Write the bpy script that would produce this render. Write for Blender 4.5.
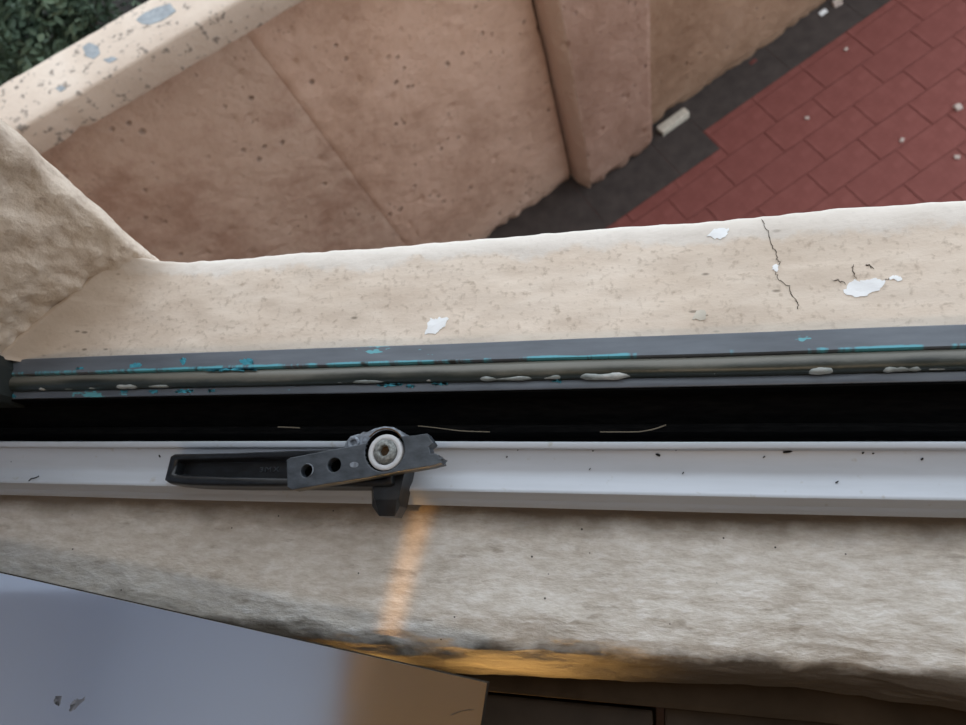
import bpy, bmesh, math, random
from mathutils import Vector, Matrix, noise

for o in list(bpy.data.objects):
    bpy.data.objects.remove(o)
S = bpy.context.scene
C = S.collection
random.seed(7)

# ------------------------------------------------------------------ camera
FPX, CX, CY = 680.0, 483.0, 362.5
H = 2.30                                   # eye height above the paving
RT = ((0.96942591, -0.02555231, -0.24405015),
      (0.04947764, -0.95378173, 0.29639901),
      (-0.24034425, -0.29941191, -0.92335646))
cd = bpy.data.cameras.new('camera')
cam = bpy.data.objects.new('camera', cd)
C.objects.link(cam)
cam.matrix_world = Matrix(((RT[0][0], -RT[0][1], -RT[0][2], 0.0),
                           (RT[1][0], -RT[1][1], -RT[1][2], 0.0),
                           (RT[2][0], -RT[2][1], -RT[2][2], H),
                           (0, 0, 0, 1)))
cd.sensor_width = 36.0
cd.lens = FPX / 966.0 * 36.0
cd.clip_start = 0.01
cd.dof.use_dof = True
cd.dof.focus_distance = 0.34
cd.dof.aperture_fstop = 12.0
S.camera = cam

# ------------------------------------------------------------------ world and light
wd = bpy.data.worlds.new('sky')
S.world = wd
wd.use_nodes = True
bg = wd.node_tree.nodes['Background']
bg.inputs['Color'].default_value = (0.86, 0.93, 1.0, 1)
bg.inputs['Strength'].default_value = 1.0
S.view_settings.view_transform = 'Standard'
S.view_settings.look = 'None'
S.view_settings.gamma = 1.0
S.view_settings.use_curve_mapping = False
S.view_settings.exposure = 0.95


def light(name, kind, loc, target, energy, col, up=None, **kw):
    ld = bpy.data.lights.new(name, kind)
    ld.energy = energy
    ld.color = col
    for k, v in kw.items():
        setattr(ld, k, v)
    o = bpy.data.objects.new(name, ld)
    C.objects.link(o)
    loc = Vector(loc)
    z = (loc - Vector(target)).normalized()
    if up is None:
        up = Vector((0, 0, 1))
    x = Vector(up).cross(z).normalized()
    y = z.cross(x)
    o.matrix_world = Matrix(((x.x, y.x, z.x, loc.x), (x.y, y.y, z.y, loc.y),
                             (x.z, y.z, z.z, loc.z), (0, 0, 0, 1)))
    return o


# unseen upward fill, added to brighten the ceiling and the inner sill
light('room_upfill', 'AREA', (-1.3, -1.3, H + 0.3), (-1.3, -1.0, H + 1.9), 6.2, (1.0, 0.92, 0.80), size=1.2)
light('room_warm_fill', 'AREA', (0.4, -1.7, H + 1.65), (0.0, 0.0, H - 0.3), 5.0, (1.0, 0.74, 0.48), size=0.4)  # unseen warm light, added to lift the frame front and inner sill
# two added warm lights: one for the sill streak, one for the nose glow
_m = Vector((-0.1281, -0.0060, H - 0.345))
_d = Vector((0.0147, 0.0626, 0)).normalized()
_l = _m - _d * 0.15 + Vector((0, 0, 0.52))
_o = light('warm_streak_light', 'AREA', _l, _m, 0.0007, (1.0, 0.46, 0.08), up=(0, 0, 1), shape='RECTANGLE', size=0.003, size_y=0.092, spread=math.radians(2.2))
light('warm_nose_light', 'AREA', (-0.125, -0.20, H - 0.445), (-0.098, -0.044, H - 0.364), 0.020, (1.0, 0.55, 0.16), shape='RECTANGLE', size=0.13, size_y=0.012, spread=math.radians(32))

# ------------------------------------------------------------------ helpers
def ray(px, py):
    v = ((px - CX) / FPX, (py - CY) / FPX, 1.0)
    return Vector([sum(RT[i][k] * v[k] for k in range(3)) for i in range(3)])


def at(px, py, z):
    """photo point on the level plane z (metres relative to eye height)"""
    d = ray(px, py)
    p = d * (z / d.z)
    return Vector((p.x, p.y, H + z))


def bm_obj(name, bm, mat, parent=None, smooth=False):
    me = bpy.data.meshes.new(name)
    bmesh.ops.recalc_face_normals(bm, faces=bm.faces)
    bm.to_mesh(me)
    bm.free()
    return me_obj(name, me, mat, parent, smooth)


def me_obj(name, me, mat, parent=None, smooth=False):
    if mat:
        me.materials.append(mat)
    if smooth:
        for p in me.polygons:
            p.use_smooth = True
    o = bpy.data.objects.new(name, me)
    C.objects.link(o)
    if parent:
        o.parent = parent
    return o


def empty(name, loc=(0, 0, 0)):
    o = bpy.data.objects.new(name, None)
    o.empty_display_size = 0.02
    C.objects.link(o)
    o.location = loc
    return o


def tag(o, label=None, cat=None, group=None, kind=None):
    if label: o['label'] = label
    if cat: o['category'] = cat
    if group: o['group'] = group
    if kind: o['kind'] = kind
    return o


def child(o, root):
    """parent keeping world coordinates of the mesh"""
    o.parent = root
    o.matrix_parent_inverse = Matrix.Translation(-Vector(root.location))
    return o


def add_box(bm, p0, p1, bev=0.0, seg=2):
    b2 = bmesh.new()
    bmesh.ops.create_cube(b2, size=1.0)
    s = [p1[i] - p0[i] for i in range(3)]
    c = [(p1[i] + p0[i]) / 2 for i in range(3)]
    for v in b2.verts:
        v.co = Vector([v.co[i] * s[i] + c[i] for i in range(3)])
    if bev:
        bmesh.ops.bevel(b2, geom=list(b2.edges), offset=bev, segments=seg, affect='EDGES', profile=0.6)
    merge(bm, b2)


def merge(bm, b2):
    me = bpy.data.meshes.new('t')
    b2.to_mesh(me)
    b2.free()
    bm.from_mesh(me)
    bpy.data.meshes.remove(me)


def box(name, p0, p1, mat, parent=None, bev=0.0):
    bm = bmesh.new()
    add_box(bm, p0, p1, bev)
    return bm_obj(name, bm, mat, parent, smooth=False)


def add_prism(bm, pts, z0, z1, bev=0.0, seg=2):
    """pts: list of (x, y) ; extruded from z0 (low) to z1 (high); top edges bevelled"""
    b2 = bmesh.new()
    lo = [b2.verts.new((p[0], p[1], z0)) for p in pts]
    hi = [b2.verts.new((p[0], p[1], z1)) for p in pts]
    n = len(pts)
    top = b2.faces.new(hi)
    b2.faces.new(lo[::-1])
    for i in range(n):
        b2.faces.new((lo[i], lo[(i + 1) % n], hi[(i + 1) % n], hi[i]))
    if bev:
        bmesh.ops.bevel(b2, geom=list(top.edges), offset=bev, segments=seg, affect='EDGES', profile=0.5)
    merge(bm, b2)


def ring_pts(c, r, n=32, a0=0.0):
    return [(c[0] + r * math.cos(a0 + 2 * math.pi * i / n), c[1] + r * math.sin(a0 + 2 * math.pi * i / n)) for i in range(n)]


def lathe(bm, c, prof, n=40, a0=0.0):
    """prof: list of (radius, z) from outside to inside, revolved about a vertical axis at c"""
    rings = []
    for r, z in prof:
        rings.append([bm.verts.new((c[0] + r * math.cos(a0 + 2 * math.pi * i / n), c[1] + r * math.sin(a0 + 2 * math.pi * i / n), z)) for i in range(n)])
    for a, b in zip(rings[:-1], rings[1:]):
        for i in range(n):
            bm.faces.new((a[i], a[(i + 1) % n], b[(i + 1) % n], b[i]))
    return rings


def fbm(x, y, z, o=4):
    return noise.fractal(Vector((x, y, z)), 0.9, 2.0, o)


def grid_mesh(bm, nu, nv, fn):
    vs = [[bm.verts.new(fn(i / nu, j / nv)) for j in range(nv + 1)] for i in range(nu + 1)]
    for i in range(nu):
        for j in range(nv):
            bm.faces.new((vs[i][j], vs[i + 1][j], vs[i + 1][j + 1], vs[i][j + 1]))
    return vs


def skew(x):
    return 0.0026 * (min(x, 0.13) - 0.13)


def strip(name, prof, x0, x1, nx, mat, parent=None, wob=0.0, freq=8.0, smooth=True, seed=0.0, closed=True):
    """profile [(y, z)] (absolute) swept along x with a little waviness; ends capped"""
    bm = bmesh.new()
    rows = []
    for i in range(nx + 1):
        x = x0 + (x1 - x0) * i / nx
        r = []
        for k, (y, z) in enumerate(prof):
            dy = wob * noise.noise(Vector((x * freq, y * 90 + seed, 1.3)))
            dz = wob * noise.noise(Vector((x * freq, z * 90 + seed, 7.7)))
            r.append(bm.verts.new((x, y + dy + skew(x), z + dz)))
        rows.append(r)
    n = len(prof)
    m = n if closed else n - 1
    for i in range(nx):
        for k in range(m):
            bm.faces.new((rows[i][k], rows[i + 1][k], rows[i + 1][(k + 1) % n], rows[i][(k + 1) % n]))
    if closed:
        bm.faces.new(rows[0])
        bm.faces.new(rows[-1][::-1])
    o = bm_obj(name, bm, mat, parent, smooth)
    if smooth:
        o.data.set_sharp_from_angle(angle=math.radians(40))
    return o


# ------------------------------------------------------------------ materials
class NT:
    def __init__(self, name, rough=0.8, spec=0.3, metal=0.0):
        self.m = bpy.data.materials.new(name)
        self.m.use_nodes = True
        self.t = self.m.node_tree
        self.b = self.t.nodes['Principled BSDF']
        self.b.inputs['Roughness'].default_value = rough
        self.b.inputs['Specular IOR Level'].default_value = spec
        self.b.inputs['Metallic'].default_value = metal
        self.co = self.t.nodes.new('ShaderNodeTexCoord').outputs['Object']

    def n(self, kind, **kw):
        nd = self.t.nodes.new(kind)
        for k, v in kw.items():
            setattr(nd, k, v)
        return nd

    def link(self, a, b):
        self.t.links.new(a, b)

    def map(self, scale=(1, 1, 1), rot=(0, 0, 0), loc=(0, 0, 0)):
        nd = self.n('ShaderNodeMapping')
        nd.inputs['Scale'].default_value = scale
        nd.inputs['Rotation'].default_value = rot
        nd.inputs['Location'].default_value = loc
        self.link(self.co, nd.inputs['Vector'])
        return nd.outputs[0]

    def noise(self, scale, detail=5, rough=0.55, vec=None, dist=0.0):
        nd = self.n('ShaderNodeTexNoise')
        nd.inputs['Scale'].default_value = scale
        nd.inputs['Detail'].default_value = detail
        nd.inputs['Roughness'].default_value = rough
        nd.inputs['Distortion'].default_value = dist
        self.link(vec or self.co, nd.inputs['Vector'])
        return nd.outputs['Fac']

    def voro(self, scale, vec=None, feature='F1'):
        nd = self.n('ShaderNodeTexVoronoi', feature=feature)
        nd.inputs['Scale'].default_value = scale
        self.link(vec or self.co, nd.inputs['Vector'])
        return nd.outputs['Distance']

    def ramp(self, fac, stops):
        nd = self.n('ShaderNodeValToRGB')
        e = nd.color_ramp.elements
        while len(e) < len(stops):
            e.new(0.5)
        for el, (p, c) in zip(e, stops):
            el.position = p
            el.color = c if len(c) == 4 else (*c, 1)
        self.link(fac, nd.inputs['Fac'])
        return nd.outputs['Color']

    def mask(self, fac, a, b):
        nd = self.n('ShaderNodeMapRange')
        nd.clamp = True
        nd.inputs['From Min'].default_value = a
        nd.inputs['From Max'].default_value = b
        self.link(fac, nd.inputs['Value'])
        return nd.outputs[0]

    def math(self, op, a, b):
        nd = self.n('ShaderNodeMath', operation=op)
        for i, v in enumerate((a, b)):
            if isinstance(v, (int, float)):
                nd.inputs[i].default_value = v
            else:
                self.link(v, nd.inputs[i])
        return nd.outputs[0]

    def sep(self, axis):
        nd = self.n('ShaderNodeSeparateXYZ')
        self.link(self.co, nd.inputs[0])
        return nd.outputs[axis]

    def mix(self, fac, a, b, blend='MIX'):
        nd = self.n('ShaderNodeMix', data_type='RGBA', blend_type=blend)
        for s, v in ((nd.inputs['Factor'], fac), (nd.inputs['A'], a), (nd.inputs['B'], b)):
            if isinstance(v, (int, float)):
                s.default_value = v
            elif isinstance(v, tuple):
                s.default_value = (*v, 1)
            else:
                self.link(v, s)
        return nd.outputs['Result']

    def color(self, c):
        if isinstance(c, tuple):
            self.b.inputs['Base Color'].default_value = (*c, 1)
        else:
            self.link(c, self.b.inputs['Base Color'])

    def bump(self, h, strength=0.5, dist=0.002):
        nd = self.n('ShaderNodeBump')
        nd.inputs['Strength'].default_value = strength
        nd.inputs['Distance'].default_value = dist
        self.link(h, nd.inputs['Height'])
        if self.b.inputs['Normal'].is_linked:
            prev = self.b.inputs['Normal'].links[0].from_socket
            self.link(prev, nd.inputs['Normal'])
        self.link(nd.outputs[0], self.b.inputs['Normal'])


def simple(name, col, rough=0.7, spec=0.3, metal=0.0, var=0.15, scale=60):
    m = NT(name, rough, spec, metal)
    f = m.noise(scale, 4)
    m.color(m.mix(m.mask(f, 0.3, 0.7), tuple(c * (1 - var) for c in col), tuple(min(1, c * (1 + var)) for c in col)))
    m.bump(f, 0.2, 0.0006)
    return m.m


# outer sill plaster: beige, worn whitish along the outer lip, tiny pits
def mk_sill_outer():
    m = NT('outer_sill_plaster', 0.85, 0.25)
    st = m.map((8, 22, 20))
    a = m.noise(3.2, 6, 0.6, st)
    base = m.ramp(a, [(0.25, (0.62, 0.52, 0.43)), (0.5, (0.69, 0.595, 0.505)), (0.75, (0.73, 0.645, 0.56))])
    fine = m.noise(260, 4, 0.6)
    base = m.mix(m.math('MULTIPLY', m.mask(fine, 0.55, 0.72), 0.7), base, (0.40, 0.32, 0.25))
    mid = m.noise(9, 6, 0.7, m.map((9, 26, 20)))
    base = m.mix(m.math('MULTIPLY', m.mask(mid, 0.60, 0.72), 0.6), base, (0.40, 0.33, 0.26))
    # worn whitish cement on the outer lip
    y = m.sep('Y')
    wobble = m.noise(26, 4, 0.6)
    e = m.math('ADD', y, m.math('MULTIPLY', m.math('SUBTRACT', m.noise(34, 6, 0.7), 0.5), 0.030))
    lip = m.mask(e, 0.1655, 0.1700)
    base = m.mix(m.math('MULTIPLY', lip, 0.75), base, (0.70, 0.665, 0.625))
    # pale wash next to the steel
    e2 = m.math('SUBTRACT', y, m.math('MULTIPLY', m.math('SUBTRACT', wobble, 0.5), 0.010))
    inn = m.mask(e2, 0.1235, 0.1205)
    base = m.mix(m.math('MULTIPLY', inn, 0.30), base, (0.66, 0.59, 0.50))
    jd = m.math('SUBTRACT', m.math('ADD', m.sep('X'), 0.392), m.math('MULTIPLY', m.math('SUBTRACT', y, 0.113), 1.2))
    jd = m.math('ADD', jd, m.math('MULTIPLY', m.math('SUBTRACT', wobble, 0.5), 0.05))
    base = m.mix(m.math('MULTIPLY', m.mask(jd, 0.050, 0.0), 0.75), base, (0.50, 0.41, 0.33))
    pits = m.voro(120, m.map((0.5, 1.3, 1)))
    sel = m.noise(14, 2)
    pm = m.math('MULTIPLY', m.mask(pits, 0.16, 0.08), m.mask(sel, 0.52, 0.60))
    base = m.mix(m.math('MULTIPLY', pm, 0.75), base, (0.16, 0.13, 0.10))
    grime = m.noise(7, 4)
    base = m.mix(m.math('MULTIPLY', m.mask(grime, 0.52, 0.75), 0.25), base, (0.36, 0.29, 0.22))
    m.color(base)
    m.bump(mid, 0.25, 0.0012)
    m.bump(fine, 0.3, 0.0008)
    return m.m


def mk_sill_inner():
    m = NT('inner_sill_plaster', 0.55, 0.4)
    st = m.map((22, 60, 60))
    a = m.noise(3.6, 8, 0.72, st, 0.1)
    big = m.noise(11, 4)
    base = m.ramp(a, [(0.28, (0.48, 0.43, 0.37)), (0.5, (0.68, 0.645, 0.59)), (0.70, (0.86, 0.845, 0.82))])
    base = m.mix(m.math('MULTIPLY', m.mask(big, 0.5, 0.75), 0.45), base, (0.34, 0.29, 0.235))
    # shade on the rough front lip, put into the colour, fainter by the streak
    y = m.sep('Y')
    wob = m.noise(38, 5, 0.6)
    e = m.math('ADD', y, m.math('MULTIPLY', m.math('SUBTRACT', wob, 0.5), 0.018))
    base = m.mix(m.math('MULTIPLY', m.mask(m.math('ADD', e, m.math('MULTIPLY', m.mask(m.math('ABSOLUTE', m.math('ADD', m.sep('X'), 0.125), 0.0), 0.06, 0.0), 0.006)), -0.028, -0.034), 0.92), base, (0.075, 0.056, 0.038))
    # shade under the window frame, painted into the colour
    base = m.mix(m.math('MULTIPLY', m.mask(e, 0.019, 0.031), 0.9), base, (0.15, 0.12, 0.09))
    fl = m.noise(120, 4, 0.65, m.map((0.35, 1.2, 1)))
    base = m.mix(m.math('MULTIPLY', m.mask(fl, 0.60, 0.70), 0.55), base, (0.27, 0.22, 0.17))
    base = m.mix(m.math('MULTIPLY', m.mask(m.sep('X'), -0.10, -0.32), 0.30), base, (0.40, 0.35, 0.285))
    dots = m.voro(110)
    sel = m.noise(30, 2)
    base = m.mix(m.math('MULTIPLY', m.mask(dots, 0.07, 0.045), m.mask(sel, 0.46, 0.49)), base, (0.05, 0.045, 0.04))
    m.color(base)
    m.bump(a, 0.8, 0.0012)
    m.bump(m.noise(45, 4, 0.6, m.map((1, 2, 2))), 0.4, 0.003)
    f = m.noise(260, 4, 0.6, m.map((0.6, 1.3, 1)))
    m.bump(f, 0.6, 0.0008)
    return m.m


def mk_jamb():
    m = NT('rough_jamb_plaster', 0.9, 0.2)
    a = m.noise(34, 6, 0.62)
    b = m.noise(9, 4)
    base = m.ramp(a, [(0.28, (0.50, 0.41, 0.33)), (0.55, (0.67, 0.58, 0.49)), (0.78, (0.76, 0.68, 0.59))])
    base = m.mix(m.math('MULTIPLY', m.mask(b, 0.45, 0.7), 0.2), base, (0.56, 0.45, 0.35))
    f = m.noise(150, 5, 0.6)
    base = m.mix(m.math('MULTIPLY', m.mask(f, 0.58, 0.70), 0.6), base, (0.34, 0.26, 0.20))
    m.color(base)
    m.bump(a, 0.9, 0.004)
    m.bump(f, 0.8, 0.002)
    return m.m


def mk_wall(name, tint, dark, light_, lit_arris=None):
    m = NT(name, 0.9, 0.2)
    a = m.noise(4.5, 7, 0.68)
    base = m.ramp(a, [(0.36, dark), (0.52, tint), (0.75, light_)])
    f = m.noise(40, 5, 0.6)
    base = m.mix(m.math('MULTIPLY', m.mask(f, 0.55, 0.7), 0.3), base, dark)
    p = m.voro(30)
    sel = m.noise(9, 3)
    pm = m.math('MULTIPLY', m.mask(m.math('ADD', p, m.math('MULTIPLY', f, 0.25)), 0.36, 0.20), m.mask(sel, 0.52, 0.60))
    base = m.mix(m.math('MULTIPLY', pm, 0.65), base, tuple(c * 0.30 for c in tint))
    p2 = m.voro(75)
    pm2 = m.math('MULTIPLY', m.mask(p2, 0.26, 0.12), m.mask(m.noise(12, 3, 0.5, m.map(loc=(4, 2, 1))), 0.50, 0.60))
    base = m.mix(m.math('MULTIPLY', pm2, 0.5), base, tuple(c * 0.40 for c in tint))
    if lit_arris:
        u = m.math('ADD', m.math('MULTIPLY', m.sep('X'), 0.8171), m.math('MULTIPLY', m.sep('Y'), 0.5764))
        u = m.math('ADD', u, m.math('MULTIPLY', m.math('SUBTRACT', f, 0.5), 0.012))
        base = m.mix(m.mask(u, 0.650, 0.642), base, lit_arris)  # paler left edge: light on the pier's side put into the colour
    m.color(base)
    m.bump(m.math('SUBTRACT', 1.0, pm), 0.8, 0.008)
    m.bump(f, 0.6, 0.008)
    m.bump(m.noise(14, 5, 0.65), 0.5, 0.012)
    return m.m


def mk_cap():
    m = NT('worn_coping_plaster', 0.9, 0.2)
    a = m.noise(6, 5)
    base = m.ramp(a, [(0.3, (0.52, 0.42, 0.345)), (0.6, (0.63, 0.53, 0.445)), (0.8, (0.68, 0.59, 0.51))])
    f = m.noise(52, 5, 0.62)
    base = m.mix(m.mask(f, 0.575, 0.64), base, (0.26, 0.22, 0.19))
    g = m.noise(13, 3, 0.5, m.map((1, 1, 1), loc=(2.1, 0.4, 0)))
    m.color(base)
    m.bump(f, 0.5, 0.006)
    return m.m


def mk_paint_white():
    m = NT('white_painted_aluminium', 0.38, 0.5)
    a = m.noise(7, 5, 0.6, m.map((1, 8, 8)))
    base = m.ramp(a, [(0.3, (0.38, 0.405, 0.445)), (0.6, (0.44, 0.47, 0.52))])
    d = m.noise(160, 3)
    base = m.mix(m.math('MULTIPLY', m.mask(d, 0.66, 0.74), 0.5), base, (0.30, 0.27, 0.23))
    m.color(base)
    return m.m


def mk_steel():
    m = NT('weathered_slate_paint', 0.45, 0.5)
    a = m.noise(20, 5, 0.6, m.map((1, 6, 6)))
    base = m.ramp(a, [(0.3, (0.075, 0.088, 0.108)), (0.6, (0.110, 0.128, 0.155)), (0.8, (0.14, 0.16, 0.185))])
    # turquoise undercoat where the slate paint has flaked
    t = m.noise(16, 5, 0.72, m.map((1.0, 2.6, 2.6), loc=(0.37, 0, 0)))
    x = m.sep('X')
    near = m.math('MULTIPLY', m.mask(x, -0.10, -0.32), 0.055)
    base = m.mix(m.mask(m.math('ADD', t, near), 0.685, 0.70), base, (0.10, 0.34, 0.40))
    yk = m.math('SUBTRACT', m.sep('Y'), m.math('MULTIPLY', m.math('SUBTRACT', x, 0.13), 0.0026))
    ln = m.noise(24, 5, 0.7, m.map((1, 0.2, 0.2), loc=(1.7, 0, 0)))
    edge = m.math('MULTIPLY', m.mask(m.math('ADD', yk, m.math('MULTIPLY', m.math('SUBTRACT', t, 0.5), 0.004)), 0.1066, 0.1060), m.mask(yk, 0.100, 0.101))
    base = m.mix(m.math('MULTIPLY', edge, m.mask(ln, 0.47, 0.52)), base, (0.085, 0.33, 0.41))
    dk = m.noise(30, 5, 0.7, m.map((1, 0.2, 0.2), loc=(5.7, 0, 0)))
    base = m.mix(m.math('MULTIPLY', edge, m.mask(dk, 0.56, 0.60)), base, (0.035, 0.035, 0.033))
    w = m.noise(50, 5, 0.7, m.map((1, 2, 2), loc=(3, 1, 0)))
    base = m.mix(m.mask(m.math('ADD', w, near), 0.735, 0.76), base, (0.45, 0.45, 0.43))
    m.color(base)
    m.bump(a, 0.2, 0.0006)
    return m.m


def mk_bead():
    m = NT('weathered_olive_bead', 0.35, 0.5)
    a = m.noise(14, 5, 0.6, m.map((1, 4, 4)))
    base = m.ramp(a, [(0.32, (0.020, 0.024, 0.022)), (0.5, (0.065, 0.070, 0.060)), (0.72, (0.15, 0.145, 0.125))])
    t = m.noise(40, 5, 0.7)
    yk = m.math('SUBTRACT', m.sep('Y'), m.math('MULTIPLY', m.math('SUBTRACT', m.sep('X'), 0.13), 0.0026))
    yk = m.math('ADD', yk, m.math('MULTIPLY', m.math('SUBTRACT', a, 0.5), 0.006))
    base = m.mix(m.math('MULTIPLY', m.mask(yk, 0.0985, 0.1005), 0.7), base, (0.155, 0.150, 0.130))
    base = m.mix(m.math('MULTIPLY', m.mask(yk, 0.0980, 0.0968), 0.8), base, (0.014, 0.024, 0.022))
    base = m.mix(m.mask(t, 0.68, 0.72), base, (0.06, 0.10, 0.10))
    m.color(base)
    m.bump(t, 0.4, 0.0012)
    return m.m


def mk_putty():
    m = NT('old_grey_putty', 0.75, 0.3)
    a = m.noise(60, 5, 0.65, m.map((1, 2, 2)))
    m.color(m.ramp(a, [(0.3, (0.16, 0.19, 0.19)), (0.5, (0.34, 0.375, 0.375)), (0.72, (0.62, 0.63, 0.62))]))
    m.bump(a, 0.6, 0.0015)
    return m.m


def mk_black_rubber():
    m = NT('black_gasket', 0.8, 0.04)
    a = m.noise(90, 4, 0.6, m.map((1, 5, 5)))
    m.color(m.ramp(a, [(0.4, (0.0016, 0.0016, 0.0017)), (0.75, (0.0055, 0.0052, 0.005))]))
    return m.m


def mk_brick():
    m = NT('red_paver', 0.85, 0.2)
    oi = m.n('ShaderNodeObjectInfo')
    a = m.noise(26, 5, 0.6)
    base = m.ramp(a, [(0.3, (0.175, 0.056, 0.048)), (0.6, (0.215, 0.074, 0.064)), (0.8, (0.245, 0.092, 0.080))])
    base = m.mix(m.math('MULTIPLY', oi.outputs['Random'], 0.35), base, (0.175, 0.06, 0.053))
    d = m.noise(150, 3)
    base = m.mix(m.math('MULTIPLY', m.mask(d, 0.62, 0.72), 0.4), base, (0.12, 0.05, 0.045))
    m.color(base)
    m.bump(a, 0.4, 0.003)
    return m.m


def mk_board():
    m = NT('glossy_pale_panel', 0.10, 0.5, 0.97)
    a = m.noise(4, 3)
    m.color(m.ramp(a, [(0.3, (0.82, 0.82, 0.83)), (0.7, (0.87, 0.87, 0.88))]))
    b = m.noise(7, 4)
    rr = m.n('ShaderNodeMapRange')
    rr.inputs['To Min'].default_value = 0.08
    rr.inputs['To Max'].default_value = 0.16
    m.link(b, rr.inputs['Value'])
    m.link(rr.outputs[0], m.b.inputs['Roughness'])
    return m.m


def mk_black_plastic(name, lo, hi, rough):
    m = NT(name, rough, 0.45)
    a = m.noise(120, 5, 0.6, m.map((1, 2, 2)))
    m.color(m.ramp(a, [(0.35, lo), (0.7, hi)]))
    m.bump(a, 0.25, 0.0006)
    return m.m


M = {
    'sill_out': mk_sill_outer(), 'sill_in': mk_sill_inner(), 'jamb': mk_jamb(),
    'wall': mk_wall('pitted_pink_render', (0.600, 0.415, 0.320), (0.47, 0.31, 0.23), (0.66, 0.475, 0.38)),
    'wall_red': mk_wall('pitted_red_render', (0.545, 0.390, 0.305), (0.40, 0.255, 0.19), (0.60, 0.45, 0.36)),
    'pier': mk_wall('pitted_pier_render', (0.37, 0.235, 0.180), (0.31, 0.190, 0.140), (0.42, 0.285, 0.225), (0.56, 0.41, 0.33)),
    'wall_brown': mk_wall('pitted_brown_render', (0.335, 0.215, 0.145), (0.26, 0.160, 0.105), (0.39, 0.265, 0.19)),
    'cap': mk_cap(), 'white': mk_paint_white(), 'steel': mk_steel(), 'bead': mk_bead(), 'putty': mk_putty(),
    'black': mk_black_rubber(), 'brick': mk_brick(), 'board': mk_board(),
    'lever': mk_black_plastic('black_lever_plastic', (0.005, 0.006, 0.0075), (0.016, 0.019, 0.023), 0.33),
    'bracket': mk_black_plastic('worn_grey_alloy', (0.026, 0.032, 0.040), (0.062, 0.074, 0.090), 0.42),
    'hole': simple('deep_hole_black', (0.004, 0.004, 0.004), 0.9, 0.05),
    'zinc': simple('tarnished_zinc', (0.17, 0.19, 0.22), 0.5, 0.5, 0.35, 0.5, 500),
    'washer': simple('pale_nylon_washer', (0.50, 0.51, 0.53), 0.5, 0.4, 0.0, 0.12, 200),
    'bolt': simple('oxidised_bolt_head', (0.20, 0.21, 0.205), 0.6, 0.4, 0.3, 0.6, 700),
    'rust': simple('rusty_rim', (0.075, 0.045, 0.025), 0.8, 0.2, 0.0, 0.3, 300),
    'chip': simple('bare_white_plaster', (0.83, 0.85, 0.87), 0.8, 0.3, 0.0, 0.03, 90),
    'crack': simple('dark_crack', (0.045, 0.036, 0.028), 0.95, 0.05),
    'mortar': simple('sandy_red_joint', (0.165, 0.060, 0.053), 0.95, 0.1, 0.0, 0.3, 60),
    'gutter': simple('damp_dark_concrete', (0.052, 0.042, 0.039), 0.7, 0.3, 0.0, 0.25, 18),
    'scrap': simple('pale_plaster_scrap', (0.55, 0.51, 0.44), 0.85, 0.2, 0.0, 0.2, 60),
    'pebble': simple('pale_pebble', (0.50, 0.42, 0.38), 0.85, 0.2, 0.0, 0.2, 60),
    'soil': simple('dark_soil', (0.030, 0.028, 0.026), 0.95, 0.1, 0.0, 0.5, 14),
    'speck': simple('black_dirt', (0.012, 0.011, 0.010), 0.9, 0.1),
    'fibre': simple('dry_fibre', (0.20, 0.165, 0.12), 0.9, 0.1),
    'room': simple('interior_wall_paint', (0.46, 0.42, 0.36), 0.85, 0.2, 0.0, 0.05, 8),
    'ceil': simple('pale_ceiling_paint', (0.47, 0.56, 0.74), 0.85, 0.2, 0.0, 0.03, 8),
    'ceilwood': simple('brown_ceiling_board', (0.27, 0.15, 0.042), 0.6, 0.3, 0.0, 0.08, 10),
    'room_floor': simple('dark_red_floor', (0.050, 0.020, 0.016), 0.5, 0.4, 0.0, 0.3, 20),
    'wood': simple('dark_brown_wood', (0.045, 0.034, 0.026), 0.6, 0.3, 0.0, 0.3, 30),
    'core': simple('dark_board_core', (0.03, 0.026, 0.022), 0.9, 0.1),
    'dark_steel': simple('dark_weathered_steel', (0.022, 0.026, 0.025), 0.6, 0.3),
    'bluegrey': simple('blue_grey_bare_cement', (0.30, 0.325, 0.345), 0.9, 0.1, 0.0, 0.2, 90),
    'backing': simple('brown_dirty_plaster', (0.05, 0.036, 0.024), 0.9, 0.1, 0.0, 0.3, 30),
    'ext': simple('exterior_render', (0.42, 0.32, 0.25), 0.9, 0.2, 0.0, 0.12, 12),
    'stem': simple('shrub_bark', (0.07, 0.05, 0.035), 0.9, 0.1),
}


def mk_leaf():
    m = NT('shrub_leaf', 0.6, 0.3)
    a = m.noise(9, 3)
    m.color(m.ramp(a, [(0.3, (0.020, 0.040, 0.026)), (0.52, (0.060, 0.098, 0.062)), (0.72, (0.150, 0.200, 0.130))]))
    return m.m


M['leaf'] = mk_leaf()

# ================================================================== OUTDOORS
ANG = math.radians(35.2)
UX, UY = math.cos(ANG), math.sin(ANG)


def un(u, n, z):
    """garden-wall coordinates: u along the wall, n towards the wall, z from eye height"""
    return Vector((u * UX - n * UY, u * UY + n * UX, H + z))


def un_box(bm, u0, u1, n0, n1, z0, z1, bev=0.0):
    b2 = bmesh.new()
    bmesh.ops.create_cube(b2, size=1.0)
    for v in b2.verts:
        v.co = Vector(((u0 + u1) / 2 + v.co.x * (u1 - u0), (n0 + n1) / 2 + v.co.y * (n1 - n0), (z0 + z1) / 2 + v.co.z * (z1 - z0)))
    if bev:
        bmesh.ops.bevel(b2, geom=list(b2.edges), offset=bev, segments=1, affect='EDGES')
    for v in b2.verts:
        v.co = un(*v.co)
    merge(bm, b2)


GZ = -2.30
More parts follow.
